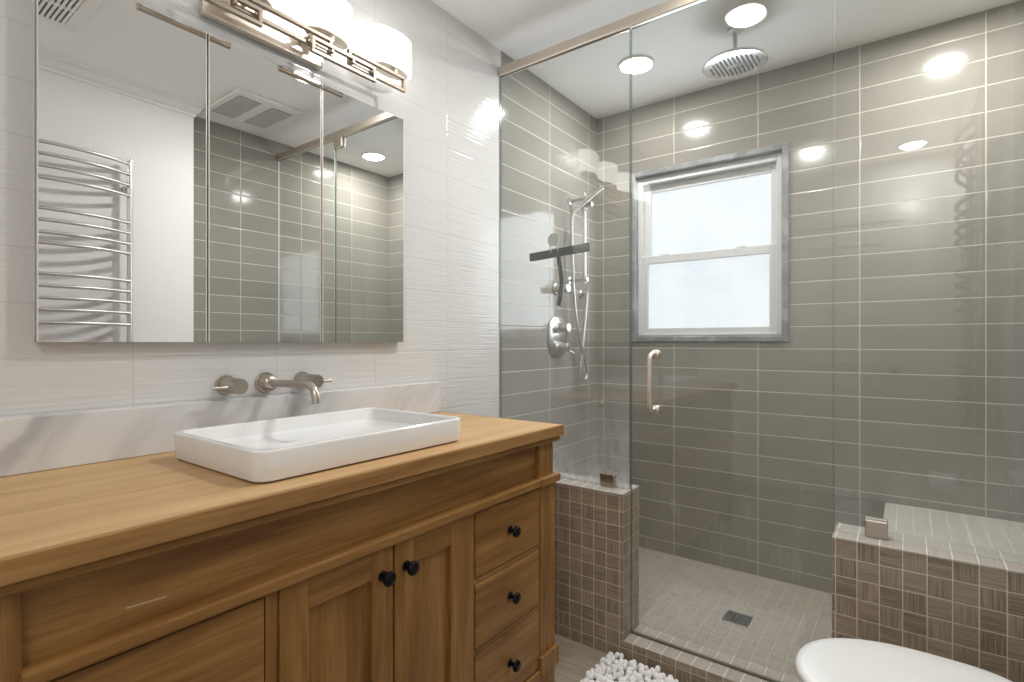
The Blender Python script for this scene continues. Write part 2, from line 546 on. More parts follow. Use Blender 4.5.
# ================================================================== THE ROOM
YG, YB = 1.87, 2.79            # glass plane, window wall
X1, X2, YR = 1.75, 1.90, 1.292  # painted right wall, tiled alcove wall, end of the painted wall
YF = -0.95                      # wall behind the camera

bm = B(); box(bm, -0.12, 2.05, YF - 0.12, YB + 0.2, -0.12, 0.0)
struct('floor', bm, M['floor'], 'brown-grey striated tile floor of the bathroom', 'floor')
bm = B(); box(bm, -0.12, 2.05, YF - 0.12, YB + 0.2, CEIL, CEIL + 0.12)
struct('ceiling', bm, M['ceiling'], 'flat white painted ceiling over room and shower', 'ceiling')
bm = B(); box(bm, -0.12, 0.0, YF, 1.8735, 0, CEIL)
struct('wall_left', bm, M['white_tile'], 'left wall in white wavy tile behind the mirror and vanity', 'wall')
bm = B(); box(bm, -0.12, 0.0, 1.8735, YB, 0, CEIL)
struct('wall_shower_left', bm, M['tile_side'], 'left shower wall in glossy grey tile carrying the valve', 'wall')

WX0, WX1, WZ0, WZ1 = 0.245, 0.985, 1.195, 2.080
bm = B()
box(bm, -0.12, WX0, YB, YB + 0.2, 0, CEIL)
box(bm, WX1, 2.05, YB, YB + 0.2, 0, CEIL)
box(bm, WX0, WX1, YB, YB + 0.2, 0, WZ0)
box(bm, WX0, WX1, YB, YB + 0.2, WZ1, CEIL)
struct('wall_back', bm, M['tile_back'], 'back shower wall in glossy grey tile around the window', 'wall')
bm = B(); box(bm, X2, X2 + 0.15, YR, YB, 0, CEIL)
struct('wall_shower_right', bm, M['tile_right'], 'right wall in glossy grey tile beside toilet and shower', 'wall')
bm = B(); box(bm, X1, X2 + 0.15, YF, YR, 0, CEIL)
struct('wall_right', bm, M['paint'], 'plain white painted wall carrying the towel warmer', 'wall')
bm = B(); box(bm, -0.12, X2 + 0.15, YF - 0.12, YF, 0, CEIL)
struct('wall_front', bm, M['paint'], 'plain white painted wall behind the viewpoint', 'wall')

# crown moulding on the painted walls
def crown_profile():
    return [(0, 0), (0, -0.068), (0.008, -0.068), (0.010, -0.058), (0.021, -0.046), (0.034, -0.022), (0.044, -0.013), (0.046, 0)]
bm = B()
rings = []
for (cx, cy, sx, sy) in ((X1, YF, -1, 0), (X1, YR, -1, 1), (X2, YR, 0, 1)):
    rings.append([Vector((cx + sx * a, cy + sy * a, CEIL + b)) for a, b in crown_profile()])
rings_to_faces(bm, rings, True, (True, True))
struct('trim_1', bm, M['trim'], 'white crown moulding along the top of the painted right wall', 'moulding')
bm = B()
box(bm, X1 - 0.014, X1, YF, YR + 0.014, 0, 0.10, 0.003)
struct('baseboard_right', bm, M['trim'], 'white baseboard at the foot of the painted right wall', 'baseboard')

# half walls, curb, shower floor
KHL, KHR, KF, KB = 0.600, 0.591, 1.80, 1.942     # half wall heights without their caps
def half_wall(name, x0, x1, label, KH):
    bm = B()
    box(bm, x0, x1, KF, KB, 0, KH, 0.0)
    bm.normal_update()
    for f in bm.faces:
        n = f.normal
        f.material_index = 1 if abs(n.x) > 0.5 else (2 if n.z > 0.5 else 0)
    box(bm, x0, x1, KF - 0.003, KB + 0.003, KH, KH + 0.008, 0.003, 2, 2)
    return struct(name, bm, [M['mos_front'], M['mos_end'], M['mos_cap_lit']], label, 'wall')
half_wall('wall_half_left', 0.0, 0.627, 'low brown mosaic half wall between vanity and shower door', KHL)
half_wall('wall_half_right', 1.284, X2, 'low brown mosaic half wall behind the toilet', KHR)
bm = B()
box(bm, 0.627, 1.284, KF, KB, 0, 0.07, 0.0)
bm.normal_update()
for f in bm.faces:
    f.material_index = 1 if f.normal.z > 0.5 else 0
struct('trim_2', bm, [M['mos_front'], M['mos_cap_lit']], 'low tiled curb under the glass shower door', 'curb')
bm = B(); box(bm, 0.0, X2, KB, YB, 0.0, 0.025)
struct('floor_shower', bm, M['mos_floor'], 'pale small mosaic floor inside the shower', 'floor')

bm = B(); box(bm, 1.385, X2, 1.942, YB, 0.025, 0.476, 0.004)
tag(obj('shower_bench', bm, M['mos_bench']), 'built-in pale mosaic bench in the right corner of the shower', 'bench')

# window in the back wall
bm = B()
t0, t1 = 0.028, 0.012
box(bm, WX0 - t0, WX0, YB - t1, YB + 0.0, WZ0 - t0, WZ1 + t0, 0.003)
box(bm, WX1, WX1 + t0, YB - t1, YB + 0.0, WZ0 - t0, WZ1 + t0, 0.003)
box(bm, WX0, WX1, YB - t1, YB + 0.0, WZ1, WZ1 + t0, 0.003)
box(bm, WX0, WX1, YB - t1, YB + 0.0, WZ0 - t0, WZ0, 0.003)
# stone lining of the opening
box(bm, WX0, WX0 + 0.004, YB, YB + 0.07, WZ0, WZ1)
box(bm, WX1 - 0.004, WX1, YB, YB + 0.07, WZ0, WZ1)
box(bm, WX0, WX1, YB, YB + 0.07, WZ1 - 0.004, WZ1)
box(bm, WX0, WX1, YB, YB + 0.07, WZ0, WZ0 + 0.004)
struct('trim_3', bm, M['stone'], 'grey stone surround of the shower window', 'window surround')

win = bpy.data.objects.new('window_1', None)
COL.objects.link(win); win.location = (0.615, YB, WZ0); ORIGIN[win.name] = Vector(win.location)
win['kind'] = 'structure'; win['label'] = 'white double-hung window with frosted panes in the shower wall'; win['category'] = 'window'
def frame4(bm, x0, x1, z0, z1, y0, y1, l, r, b, t, bev=0.003):
    box(bm, x0, x0 + l, y0, y1, z0, z1, bev)
    box(bm, x1 - r, x1, y0, y1, z0, z1, bev)
    box(bm, x0 + l, x1 - r, y0, y1, z0, z0 + b, bev)
    box(bm, x0 + l, x1 - r, y0, y1, z1 - t, z1, bev)
fx0, fx1, fz0, fz1 = WX0 + 0.004, WX1 - 0.004, WZ0 + 0.004, WZ1 - 0.004
bm = B(); frame4(bm, fx0, fx1, fz0, fz1, YB + 0.018, YB + 0.10, 0.026, 0.026, 0.014, 0.036, 0.003)
obj('window_frame', bm, M['vinyl'], win)
bm = B(); frame4(bm, fx0 + 0.026, fx1 - 0.026, 1.600, fz1 - 0.036, YB + 0.055, YB + 0.085, 0.036, 0.030, 0.042, 0.042, 0.003)
us = obj('upper_sash', bm, M['vinyl'], win)
bm = B(); frame4(bm, fx0 + 0.024, fx1 - 0.024, fz0 + 0.012, 1.640, YB + 0.022, YB + 0.052, 0.034, 0.034, 0.030, 0.044, 0.003)
ls = obj('lower_sash', bm, M['vinyl'], win)
bm = B(); box(bm, fx0 + 0.055, fx1 - 0.05, YB + 0.068, YB + 0.073, 1.63, fz1 - 0.07)
obj('frosted_pane', bm, M['pane'], us)
bm = B(); box(bm, fx0 + 0.05, fx1 - 0.05, YB + 0.035, YB + 0.040, fz0 + 0.035, 1.605)
obj('frosted_pane', bm, M['pane'], ls)
for lx in (0.415, 0.80):
    bm = B()
    lathe(bm, [(0.020, 0), (0.020, 0.006), (0.012, 0.012), (0.004, 0.013)], (lx, YB + 0.040, 1.638), (0, 0, 1), 16)
    box(bm, lx - 0.034, lx + 0.010, YB + 0.030, YB + 0.044, 1.640, 1.649, 0.003)
    obj('sash_lock', bm, M['vinyl'], ls, 40)

# door behind the camera
dr = bpy.data.objects.new('door_1', None)
COL.objects.link(dr); dr.location = (1.05, YF, 0); ORIGIN[dr.name] = Vector(dr.location)
dr['kind'] = 'structure'; dr['label'] = 'white panelled door in the wall behind the viewpoint'; dr['category'] = 'door'
bm = B()
box(bm, 0.66, 1.44, YF, YF + 0.020, 0.01, 2.03, 0.002)
for z0, z1 in ((0.18, 0.85), (1.0, 1.9)):
    frame4(bm, 0.78, 1.32, z0, z1, YF + 0.018, YF + 0.030, 0.025, 0.025, 0.025, 0.025, 0.004)
obj('door_leaf', bm, M['trim'], dr)
bm = B(); box(bm, 0.58, 0.66, YF, YF + 0.03, 0, 2.11, 0.004); box(bm, 1.44, 1.52, YF, YF + 0.03, 0, 2.11, 0.004); box(bm, 0.66, 1.44, YF, YF + 0.03, 2.03, 2.11, 0.004)
obj('door_frame', bm, M['trim'], dr)
bm = B(); lathe(bm, [(0.026, 0), (0.026, 0.008), (0.010, 0.012), (0.010, 0.035), (0.026, 0.045), (0.028, 0.06), (0.015, 0.07)], (1.39, YF + 0.02, 0.96), (0, 1, 0), 20)
obj('door_knob', bm, M['nickel'], dr, 40)

# ================================================================== LIGHT FITTINGS
def downlight(x, y, label, power=1.0):
    t = thing('recessed_downlight', (x, y, CEIL - 0.012), label, 'ceiling light', 'recessed downlights in the ceiling')
    bm = B()
    n = 40
    prof = [(0.073, 0.010), (0.073, 0.004), (0.0745, 0.001), (0.079, 0.0), (0.082, 0.003), (0.083, 0.012)]
    rings = [[Vector((x + r * math.cos(2 * math.pi * i / n), y + r * math.sin(2 * math.pi * i / n), CEIL - 0.012 + h)) for i in range(n)] for r, h in prof]
    rings_to_faces(bm, rings, True, (False, False))
    obj('trim_ring', bm, M['trim'], t, 40)
    bm = B(); lathe(bm, [(0.074, 0), (0.074, 0.004)], (x, y, CEIL - 0.007), (0, 0, 1), 40)
    obj('light_lens', bm, M['lens'], t)
    L = bpy.data.lights.new('downlight_lamp', 'AREA')
    L.shape = 'DISK'; L.size = 0.11; L.energy = P_DOWN * power; L.color = (1.0, 0.985, 0.965)
    lo = bpy.data.objects.new('downlight_lamp', L)
    COL.objects.link(lo); lo.parent = t; lo.location = (0, 0, -0.004)
    return t
downlight(0.44, 2.345, 'round recessed downlight at the left end of the shower ceiling, beside the rain shower head', 0.66)
downlight(1.60, 2.40, 'round recessed downlight at the right end of the shower ceiling, above the bench', 0.8)
downlight(0.945, 1.49, 'round recessed downlight in front of the shower door, seen only as a reflection', 0.95)
downlight(1.49, -0.645, 'round recessed downlight near the door behind the viewpoint', 0.55)

# daylight coming in through the frosted window
L = bpy.data.lights.new('window_daylight', 'AREA')
L.shape = 'RECTANGLE'; L.size = 0.62; L.size_y = 0.74; L.energy = P_WINDOW; L.color = (0.88, 0.94, 1.0)
lo = bpy.data.objects.new('window_daylight', L); COL.objects.link(lo)
lo.location = (0.615, YB + 0.015, 1.62); lo.rotation_euler = (math.radians(-90), 0, 0)
lo.parent = win; lo.matrix_parent_inverse = Matrix.Translation(-Vector(win.location))

# sconce bar over the mirror
vl = thing('vanity_light', (0.0, 0.787, 2.005), 'four-shade bar light in warm brushed nickel above the mirror cabinet', 'wall light')
bm = B(); box(bm, 0.0, 0.026, 0.612, 0.958, 2.005, 2.118, 0.002)
obj('backplate', bm, M['warm_nickel'], vl)
def loop(x, y0, y1, z0=2.006, z1=2.056, w=0.010, d=0.012):
    bm = B()
    box(bm, x - d / 2, x + d / 2, y0, y1, z1 - w, z1, 0.001)
    box(bm, x - d / 2, x + d / 2, y0, y1, z0, z0 + w, 0.001)
    box(bm, x - d / 2, x + d / 2, y0, y0 + w, z0 + w, z1 - w, 0.001)
    box(bm, x - d / 2, x + d / 2, y1 - w, y1, z0 + w, z1 - w, 0.001)
    obj('rail_loop', bm, M['bronze'], vl)
loop(0.100, 0.640, 0.935)
loop(0.115, 0.858, 1.082, 1.983, 2.029)
loop(0.100, 0.992, 1.218)
loop(0.115, 0.492, 0.716, 1.983, 2.029)
loop(0.100, 0.356, 0.582)
for jy in (0.500, 0.574, 0.648, 0.708, 0.866, 0.927, 1.000, 1.074):
    bm = B(); box(bm, 0.096, 0.119, jy - 0.004, jy + 0.004, 2.010, 2.022)
    obj('rail_joint', bm, M['bronze'], vl)
for ay in (0.695, 0.880):
    bm = B(); cyl(bm, (0.024, ay, 2.05), (0.098, ay, 2.05), 0.006, 12)
    obj('arm', bm, M['nickel'], vl, 40)
for sy in (0.455, 0.697, 0.939, 1.181):
    bm = B()
    lathe(bm, [(0.060, 0.0), (0.093, 0.003), (0.0955, 0.010), (0.0955, 0.112), (0.093, 0.116), (0.086, 0.116), (0.086, 0.112)], (0.070, sy, 2.074), (0, 0, 1), 40, 0, 0.47, 0.90, (1, 0, 0))
    sh = obj('glass_shade', bm, M['shade'], vl, 50)
    bm = B()
    lathe(bm, [(0.070, -0.004), (0.078, -0.003), (0.080, 0.001)], (0.070, sy, 2.074), (0, 0, 1), 40, 0, 0.47, 0.90, (1, 0, 0))
    lathe(bm, [(0.010, -0.022), (0.010, -0.003)], (0.092, sy, 2.075), (0, 0, 1), 14)
    obj('shade_holder', bm, M['warm_nickel'], vl, 40)

# ================================================================== VANITY
CT, FX = 0.897, 0.54           # countertop height, face of the cabinet
V0, V1 = 0.085, 1.465
van = thing('vanity_cabinet', (0.27, 0.775, 0), 'oak bathroom vanity cabinet with panelled doors, drawers and black knobs', 'cabinet')
bm = B()
box(bm, 0.012, 0.520, V0 + 0.012, V1 - 0.012, 0.09, 0.860)
obj('carcass', bm, M['wood_z'], van)
for (y0, y1) in ((V0, V0 + 0.089), (1.376, V1 - 0.003)):
    bm = B()
    box(bm, FX - 0.08, FX + 0.004, y0, y1, 0.186, 0.715, 0.002)
    box(bm, FX - 0.08, FX - 0.002, y0 + 0.002, y1 - 0.002, 0.710, 0.852, 0.002)
    obj('corner_post', bm, M['wood_z'], van)
    bm = B()
    box(bm, FX - 0.08, FX + 0.016, y0 - 0.008, y1 + 0.008, 0.128, 0.186, 0.003)
    box(bm, FX - 0.08, FX + 0.004, y0, y1, 0.0, 0.128, 0.003)
    obj('foot_block', bm, M['wood_z'], van)
bm = B(); box(bm, FX - 0.04, FX - 0.016, V0 + 0.08, 1.38, 0.735, 0.855)
obj('fascia_panel', bm, M['wood_fascia'], van)
bm = B(); box(bm, 0.10, FX + 0.018, V0 - 0.006, V1 + 0.008, 0.846, 0.863, 0.004)
obj('cornice_moulding', bm, M['wood_y'], van)
bm = B()
box(bm, FX - 0.06, FX + 0.012, V0 + 0.084, 1.372, 0.715, 0.738, 0.004)
box(bm, FX - 0.06, FX + 0.018, 1.369, V1 + 0.012, 0.715, 0.740, 0.004)
box(bm, 0.02, FX - 0.05, V1 - 0.02, V1 + 0.012, 0.715, 0.740, 0.004)
obj('rail_moulding', bm, M['wood_y'], van)
for (y0, y1) in ((0.496, 0.519), (1.034, 1.066)):
    bm = B(); box(bm, FX - 0.03, FX, y0, y1, 0.15, 0.718)
    obj('face_stile', bm, M['wood_z'], van)
for (y0, y1) in ((V0 + 0.086, 0.496), (1.066, 1.376)):
    for (z0, z1) in ((0.521, 0.534), (0.332, 0.345)):
        bm = B(); box(bm, FX - 0.03, FX, y0, y1, z0, z1)
        obj('face_rail', bm, M['wood_y'], van)
bm = B(); box(bm, FX - 0.028, FX - 0.022, V0 + 0.08, 1.38, 0.15, 0.72)
obj('shadow_gap', bm, M['wood_gap'], van)
bm = B()
box(bm, FX - 0.02, FX + 0.010, V0 + 0.08, 1.38, 0.105, 0.146, 0.004)
obj('base_rail', bm, M['wood_y'], van)

def knob(y, z, x, parent):
    bm = B()
    lathe(bm, [(0.0115, 0.0), (0.0115, 0.003), (0.006, 0.006), (0.0055, 0.014), (0.009, 0.018), (0.0155, 0.0215), (0.0165, 0.026), (0.0135, 0.0305), (0.006, 0.033)], (x, y, z), (1, 0, 0), 24)
    obj('knob', bm, M['black'], parent, 50)

def drawer(y0, y1, z0, z1):
    bm = B(); box(bm, FX - 0.018, FX + 0.003, y0 + 0.003, y1 - 0.003, z0 + 0.003, z1 - 0.003, 0.002)
    d = obj('drawer', bm, M['wood_y'], van)
    knob((y0 + y1) / 2, (z0 + z1) / 2, FX + 0.002, d)
for (y0, y1) in ((V0 + 0.086, 0.496), (1.066, 1.376)):
    for (z0, z1) in ((0.534, 0.713), (0.345, 0.521), (0.148, 0.332)):
        drawer(y0, y1, z0, z1)

def door(y0, y1, ky):
    z0, z1 = 0.150, 0.713
    w = 0.058
    y0 += 0.0025; y1 -= 0.0025
    bm = B()
    box(bm, FX - 0.018, FX + 0.004, y0, y0 + w, z0, z1, 0.0015)
    box(bm, FX - 0.018, FX + 0.004, y1 - w, y1, z0, z1, 0.0015)
    d = obj('door', bm, M['wood_z'], van)
    for a, b in ((z0, z0 + w), (z1 - w, z1)):
        bm = B(); box(bm, FX - 0.018, FX + 0.004, y0 + w, y1 - w, a, b, 0.0015)
        obj('door_rail', bm, M['wood_y'], d)
    bm = B()
    box(bm, FX - 0.014, FX - 0.008, y0 + w - 0.004, y1 - w + 0.004, z0 + w - 0.004, z1 - w + 0.004)
    obj('door_panel', bm, M['wood_z'], d)
    knob(ky, 0.655, FX + 0.003, d)
door(0.519, 0.789, 0.757)
door(0.790, 1.034, 0.825)

# the worktop and what stands on it
ctp = thing('countertop', (0.28, 0.77, 0.863), 'thick pale oak countertop under the white sink', 'countertop')
bm = B(); box(bm, 0.002, 0.556, 0.065, 1.474, 0.863, CT - 0.0005)
obj('top_board', bm, M['top_wood'], ctp)
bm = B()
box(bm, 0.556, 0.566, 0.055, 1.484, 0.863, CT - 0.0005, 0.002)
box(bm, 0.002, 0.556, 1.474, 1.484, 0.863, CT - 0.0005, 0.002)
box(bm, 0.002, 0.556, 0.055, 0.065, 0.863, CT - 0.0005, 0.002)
obj('shaded_edge', bm, M['shaded_edge_wood'], ctp)  # rim of the same board, its shade put into the colour
bm = B(); box(bm, 0.001, 0.021, 0.055, 1.468, CT, 1.012, 0.002)
tag(obj('backsplash', bm, M['marble'], own_origin=True), 'low white veined marble backsplash along the white tile wall', 'backsplash')

# vessel sink
sx, sy, hx, hy = 0.299, 0.793, 0.198, 0.288
snk = thing('vessel_sink', (sx, sy, CT), 'white rectangular vessel sink standing on the oak countertop', 'sink')
bm = B()
rings = [rrect(sx, sy, hx - 0.012, hy - 0.012, 0.028, CT),
         rrect(sx, sy, hx - 0.004, hy - 0.004, 0.030, CT + 0.004),
         rrect(sx, sy, hx - 0.002, hy - 0.002, 0.032, CT + 0.012),
         rrect(sx, sy, hx, hy, 0.032, CT + 0.056),
         rrect(sx, sy, hx - 0.001, hy - 0.001, 0.032, CT + 0.0605),
         rrect(sx, sy, hx - 0.004, hy - 0.004, 0.030, CT + 0.063),
         rrect(sx, sy, hx - 0.013, hy - 0.013, 0.024, CT + 0.063),
         rrect(sx, sy, hx - 0.017, hy - 0.017, 0.022, CT + 0.060),
         rrect(sx, sy, hx - 0.024, hy - 0.024, 0.030, CT + 0.030),
         rrect(sx, sy, hx - 0.045, hy - 0.045, 0.040, CT + 0.018),
         rrect(sx, sy, 0.05, 0.05, 0.045, CT + 0.012)]
rings_to_faces(bm, rings)
obj('basin', bm, M['ceramic'], snk, 35)
bm = B(); lathe(bm, [(0.030, 0.0), (0.030, 0.002), (0.024, 0.004), (0.012, 0.003), (0.003, 0.003)], (sx, sy, CT + 0.012), (0, 0, 1), 24)
obj('sink_drain', bm, M['nickel'], snk, 40)

# wall-mounted faucet
fz = 1.05
fc = thing('wall_faucet', (0.0, 0.787, fz), 'brushed nickel wall faucet with two lever handles above the sink', 'faucet')
bm = B()
lathe(bm, [(0.030, 0), (0.030, 0.004), (0.028, 0.006)], (0.0, 0.787, fz), (1, 0, 0), 32)
lathe(bm, [(0.0225, 0.004), (0.0225, 0.030), (0.020, 0.036), (0.0125, 0.040)], (0.0, 0.787, fz), (1, 0, 0), 28)
obj('spout_flange', bm, M['nickel'], fc, 40)
bm = B()
path = [Vector((0.03, 0.787, fz))] + bend((0.03, 0.787, fz), (0.243, 0.787, fz + 0.004), (0.250, 0.787, fz - 0.05), 0.036, 8) + [Vector((0.249, 0.787, fz - 0.043))]
tube(bm, path, 0.0105, 18)
obj('spout', bm, M['nickel'], fc, 40)
for hy_, sgn in ((0.678, -1), (0.900, 1)):
    bm = B(); lathe(bm, [(0.0265, 0), (0.0265, 0.006), (0.025, 0.008)], (0.0, hy_, fz), (1, 0, 0), 32)
    obj('handle_flange', bm, M['nickel'], fc, 40)
    bm = B(); lathe(bm, [(0.0205, 0.006), (0.0205, 0.082), (0.019, 0.084)], (0.0, hy_, fz), (1, 0, 0), 32)
    hd = obj('handle', bm, M['nickel'], fc, 40)
    bm = B(); tube(bm, [(0.064, hy_ + sgn * 0.018, fz - 0.002), (0.062, hy_ + sgn * 0.060, fz - 0.002)], 0.0042, 12)
    obj('lever', bm, M['nickel'], hd, 40)

# ================================================================== MIRROR CABINET
mc = thing('mirror_cabinet', (0.0, 0.783, 1.165), 'wide three-door mirror cabinet set in the white tile wall', 'mirror cabinet')
bm = B(); box(bm, 0.0, 0.022, 0.289, 1.277, 1.168, 1.950)
obj('cabinet_body', bm, M['silver'], mc)
for (y0, y1) in ((0.288, 0.6185), (0.6215, 0.9470), (0.9500, 1.278)):
    bm = B()
    box(bm, 0.0225, 0.030, y0, y1, 1.165, 1.952)
    bm.normal_update()
    for f in bm.faces:
        f.material_index = 0 if f.normal.x > 0.5 else 1
    for a, b in ((y0, y0 + 0.0032), (y1 - 0.0032, y1)):
        box(bm, 0.0225, 0.0306, a, b, 1.165, 1.952, 0.0005, 1, 1)
    obj('mirror_door', bm, [M['mirror'], M['mirror_edge']], mc)

# ================================================================== SHOWER ENCLOSURE
G0, G1 = YG - 0.005, YG + 0.005
def sheet(bm, x0, x1, z0, z1):
    box(bm, x0, x1, G0, G1, z0, z1)
    bm.normal_update()
    for f in bm.faces:
        f.material_index = 0 if abs(f.normal.y) > 0.5 else 1
HZ = 2.350
bm = B(); box(bm, 0.0, X2, YG - 0.014, YG + 0.014, HZ, HZ + 0.040, 0.003)
tag(obj('header_rail', bm, M['warm_nickel'], own_origin=True), 'long warm nickel header rail across the top of the shower glass', 'rail')

def clamp(x0, x1, parent, z0, z1=None):
    bm = B()
    z1 = z1 or z0 + 0.050
    box(bm, x0, x1, YG - 0.020, YG - 0.0055, z0, z1, 0.003)
    box(bm, x0, x1, YG + 0.0055, YG + 0.020, z0, z1, 0.003)
    obj('glass_clamp', bm, M['nickel'], parent)
gl = thing('glass_panel', (0.31, YG, KHL + 0.008), 'fixed clear glass panel on the left half wall, left of the shower door', 'glass panel')
bm = B(); sheet(bm, 0.003, 0.622, KHL + 0.0085, HZ)
obj('glass_sheet', bm, [M['glass'], M['glass_edge']], gl)
clamp(0.504, 0.565, gl, KHL + 0.008)
gr = thing('glass_panel', (1.59, YG, KHR + 0.008), 'fixed clear glass panel on the half wall behind the toilet', 'glass panel')
bm = B(); sheet(bm, 1.286, X2 - 0.002, KHR + 0.0085, HZ)
obj('glass_sheet', bm, [M['glass_right'], M['glass_edge_lit']], gr)
clamp(1.361, 1.416, gr, KHR + 0.008)

gd = thing('shower_door', (0.955, YG, 0.075), 'clear glass shower door with a nickel pull handle', 'shower door')
bm = B(); sheet(bm, 0.628, 1.280, 0.078, HZ - 0.006)
obj('door_glass', bm, [M['glass_door'], M['glass_edge']], gd)
bm = B()
hxp = 0.722
hz0, hz1 = 0.918, 1.121
for sgn in (-1, 1):
    yy = YG + sgn * 0.052
    pts = [Vector((hxp, YG + sgn * 0.006, hz1))] + bend((hxp, YG, hz1), (hxp, yy, hz1), (hxp, yy, hz0), 0.022, 6) + bend((hxp, yy, hz1), (hxp, yy, hz0), (hxp, YG, hz0), 0.022, 6) + [Vector((hxp, YG + sgn * 0.006, hz0))]
    if sgn < 0: tube(bm, pts, 0.0095, 16)
    for z in (hz0, hz1):
        lathe(bm, [(0.016, 0.0055), (0.016, 0.010), (0.011, 0.013)], (hxp, YG, z), (0, sgn, 0), 20)
obj('pull_handle', bm, M['warm_nickel'], gd, 40)
for z0, z1 in ((HZ - 0.058, HZ - 0.003), (0.073, 0.128)):
    bm = B()
    box(bm, 1.205, 1.277, YG - 0.018, YG - 0.0055, z0, z1, 0.003)
    box(bm, 1.205, 1.277, YG + 0.0055, YG + 0.018, z0, z1, 0.003)
    obj('pivot_hinge', bm, M['warm_nickel'], gd)
bm = B(); box(bm, 0.630, 1.278, YG - 0.005, YG + 0.005, 0.070, 0.0785, 0.001)
obj('bottom_seal', bm, M['seal'], gd)

# ================================================================== SHOWER FITTINGS
rh = thing('rain_shower_head', (0.882, 2.335, 2.32), 'round chrome rain shower head hanging from the shower ceiling', 'shower head')
bm = B(); lathe(bm, [(0.010, -0.014), (0.028, -0.012), (0.030, -0.004), (0.030, 0.0)], (0.882, 2.335, CEIL), (0, 0, 1), 28)
obj('ceiling_flange', bm, M['satin'], rh, 40)
bm = B(); cyl(bm, (0.882, 2.335, 2.345), (0.882, 2.335, CEIL - 0.012), 0.010, 18)
obj('drop_arm', bm, M['satin'], rh, 40)
bm = B()
lathe(bm, [(0.112, 0.0), (0.124, 0.001), (0.127, 0.005), (0.126, 0.011), (0.110, 0.014), (0.030, 0.018), (0.016, 0.024), (0.014, 0.034)], (0.882, 2.335, 2.320), (0, 0, 1), 48)
hdp = obj('head_plate', bm, M['chrome'], rh, 40)
bm = B()
for i in range(12):
    x = 0.882 + (i - 5.5) * 0.0165
    half = math.sqrt(max(0.0, 0.098 ** 2 - (x - 0.882) ** 2)) * 0.82
    for (a, b) in ((-half, -0.014), (0.014, half)) if abs(i - 5.5) < 2 else ((-half, half),):
        box(bm, x - 0.0032, x + 0.0032, 2.335 + a, 2.335 + b, 2.3175, 2.3205, 0.001, 1)
obj('nozzle_strip', bm, M['dark_rubber'], hdp)

vx, vy = 0.0, 2.350
sv = thing('shower_valve', (0, vy, 1.192), 'oval satin shower valve plate with two knobs on the grey tile wall', 'shower valve')
bm = B()
n = 40
def oval(x, hw, hh, p=2.6):
    pts = []
    for i in range(n):
        a = 2 * math.pi * i / n
        c, s = math.cos(a), math.sin(a)
        pts.append(Vector((x, vy + hw * math.copysign(abs(c) ** (2 / p), c), 1.192 + hh * math.copysign(abs(s) ** (2 / p), s))))
    return pts
rings_to_faces(bm, [oval(0.0, 0.092, 0.104), oval(0.006, 0.092, 0.104), oval(0.010, 0.086, 0.098)])
obj('valve_plate', bm, M['satin'], sv, 40)
for kz, r, lv in ((1.238, 0.023, False), (1.140, 0.023, True)):
    bm = B(); lathe(bm, [(r + 0.006, 0.008), (r + 0.004, 0.016), (r, 0.020), (r, 0.070), (r - 0.002, 0.073)], (0, vy, kz), (1, 0, 0), 28)
    k = obj('valve_knob', bm, M['satin'], sv, 40)
    if lv:
        bm = B(); tube(bm, [(0.058, vy + 0.01, kz - 0.015), (0.078, vy + 0.045, kz - 0.035)], [0.006, 0.004], 12)
        obj('valve_lever', bm, M['satin'], k, 40)
dv = thing('diverter_knob', (0, 2.335, 1.44), 'small satin diverter knob above the oval shower valve', 'shower knob')
bm = B(); lathe(bm, [(0.030, 0), (0.030, 0.006), (0.026, 0.009)], (0, 2.335, 1.44), (1, 0, 0), 28)
obj('knob_flange', bm, M['satin'], dv, 40)
bm = B(); lathe(bm, [(0.022, 0.008), (0.022, 0.076), (0.020, 0.079)], (0, 2.335, 1.44), (1, 0, 0), 28)
obj('knob_body', bm, M['satin'], dv, 40)

bx, by = 0.090, 2.48
sb = thing('slide_bar', (bx, by, 1.48), 'upright satin slide bar for the hand shower on the left tile wall', 'shower bar')
bm = B(); cyl(bm, (bx, by, 1.475), (bx, by, 1.955), 0.0105, 18, 0.002)
obj('bar', bm, M['satin'], sb, 40)
for z in (1.497, 1.925):
    bm = B()
    lathe(bm, [(0.022, 0), (0.022, 0.006), (0.012, 0.010), (0.012, bx - 0.01), (0.015, bx - 0.006), (0.015, bx + 0.016), (0.013, bx + 0.019)], (0, by, z), (1, 0, 0), 22)
    obj('bar_bracket', bm, M['satin'], sb, 40)
bm = B()
lathe(bm, [(0.018, -0.02), (0.018, 0.02)], (bx, by, 1.885), (0, 0, 1), 20)
cyl(bm, (bx - 0.01, by - 0.005, 1.885), (bx + 0.052, by - 0.012, 1.885), 0.014, 18, 0.002)
obj('slider_holder', bm, M['satin'], sb, 40)

hs = thing('hand_shower', (0.10, 2.45, 1.88), 'slim satin hand shower with a looping metal hose on the slide bar', 'hand shower')
hp = [Vector((0.075, 2.428, 1.865)), Vector((0.110, 2.440, 1.893)), Vector((0.150, 2.452, 1.925)), Vector((0.205, 2.466, 1.965))]
bm = B(); tube(bm, smooth_path(hp, 6), 0.0115, 16)
obj('handset', bm, M['satin'], hs, 40)
bm = B()
hpts = [(0.075, 2.428, 1.865), (0.060, 2.420, 1.845), (0.050, 2.418, 1.78), (0.052, 2.425, 1.55), (0.050, 2.45, 1.35), (0.045, 2.52, 1.15), (0.042, 2.590, 1.03), (0.040, 2.600, 0.985), (0.040, 2.575, 0.957), (0.040, 2.535, 0.972), (0.040, 2.535, 1.05), (0.038, 2.575, 1.25), (0.036, 2.600, 1.37), (0.036, 2.605, 1.418)]
tube(bm, smooth_path(hpts, 8), 0.0072, 12)
obj('shower_hose', bm, M['satin'], hs, 40)
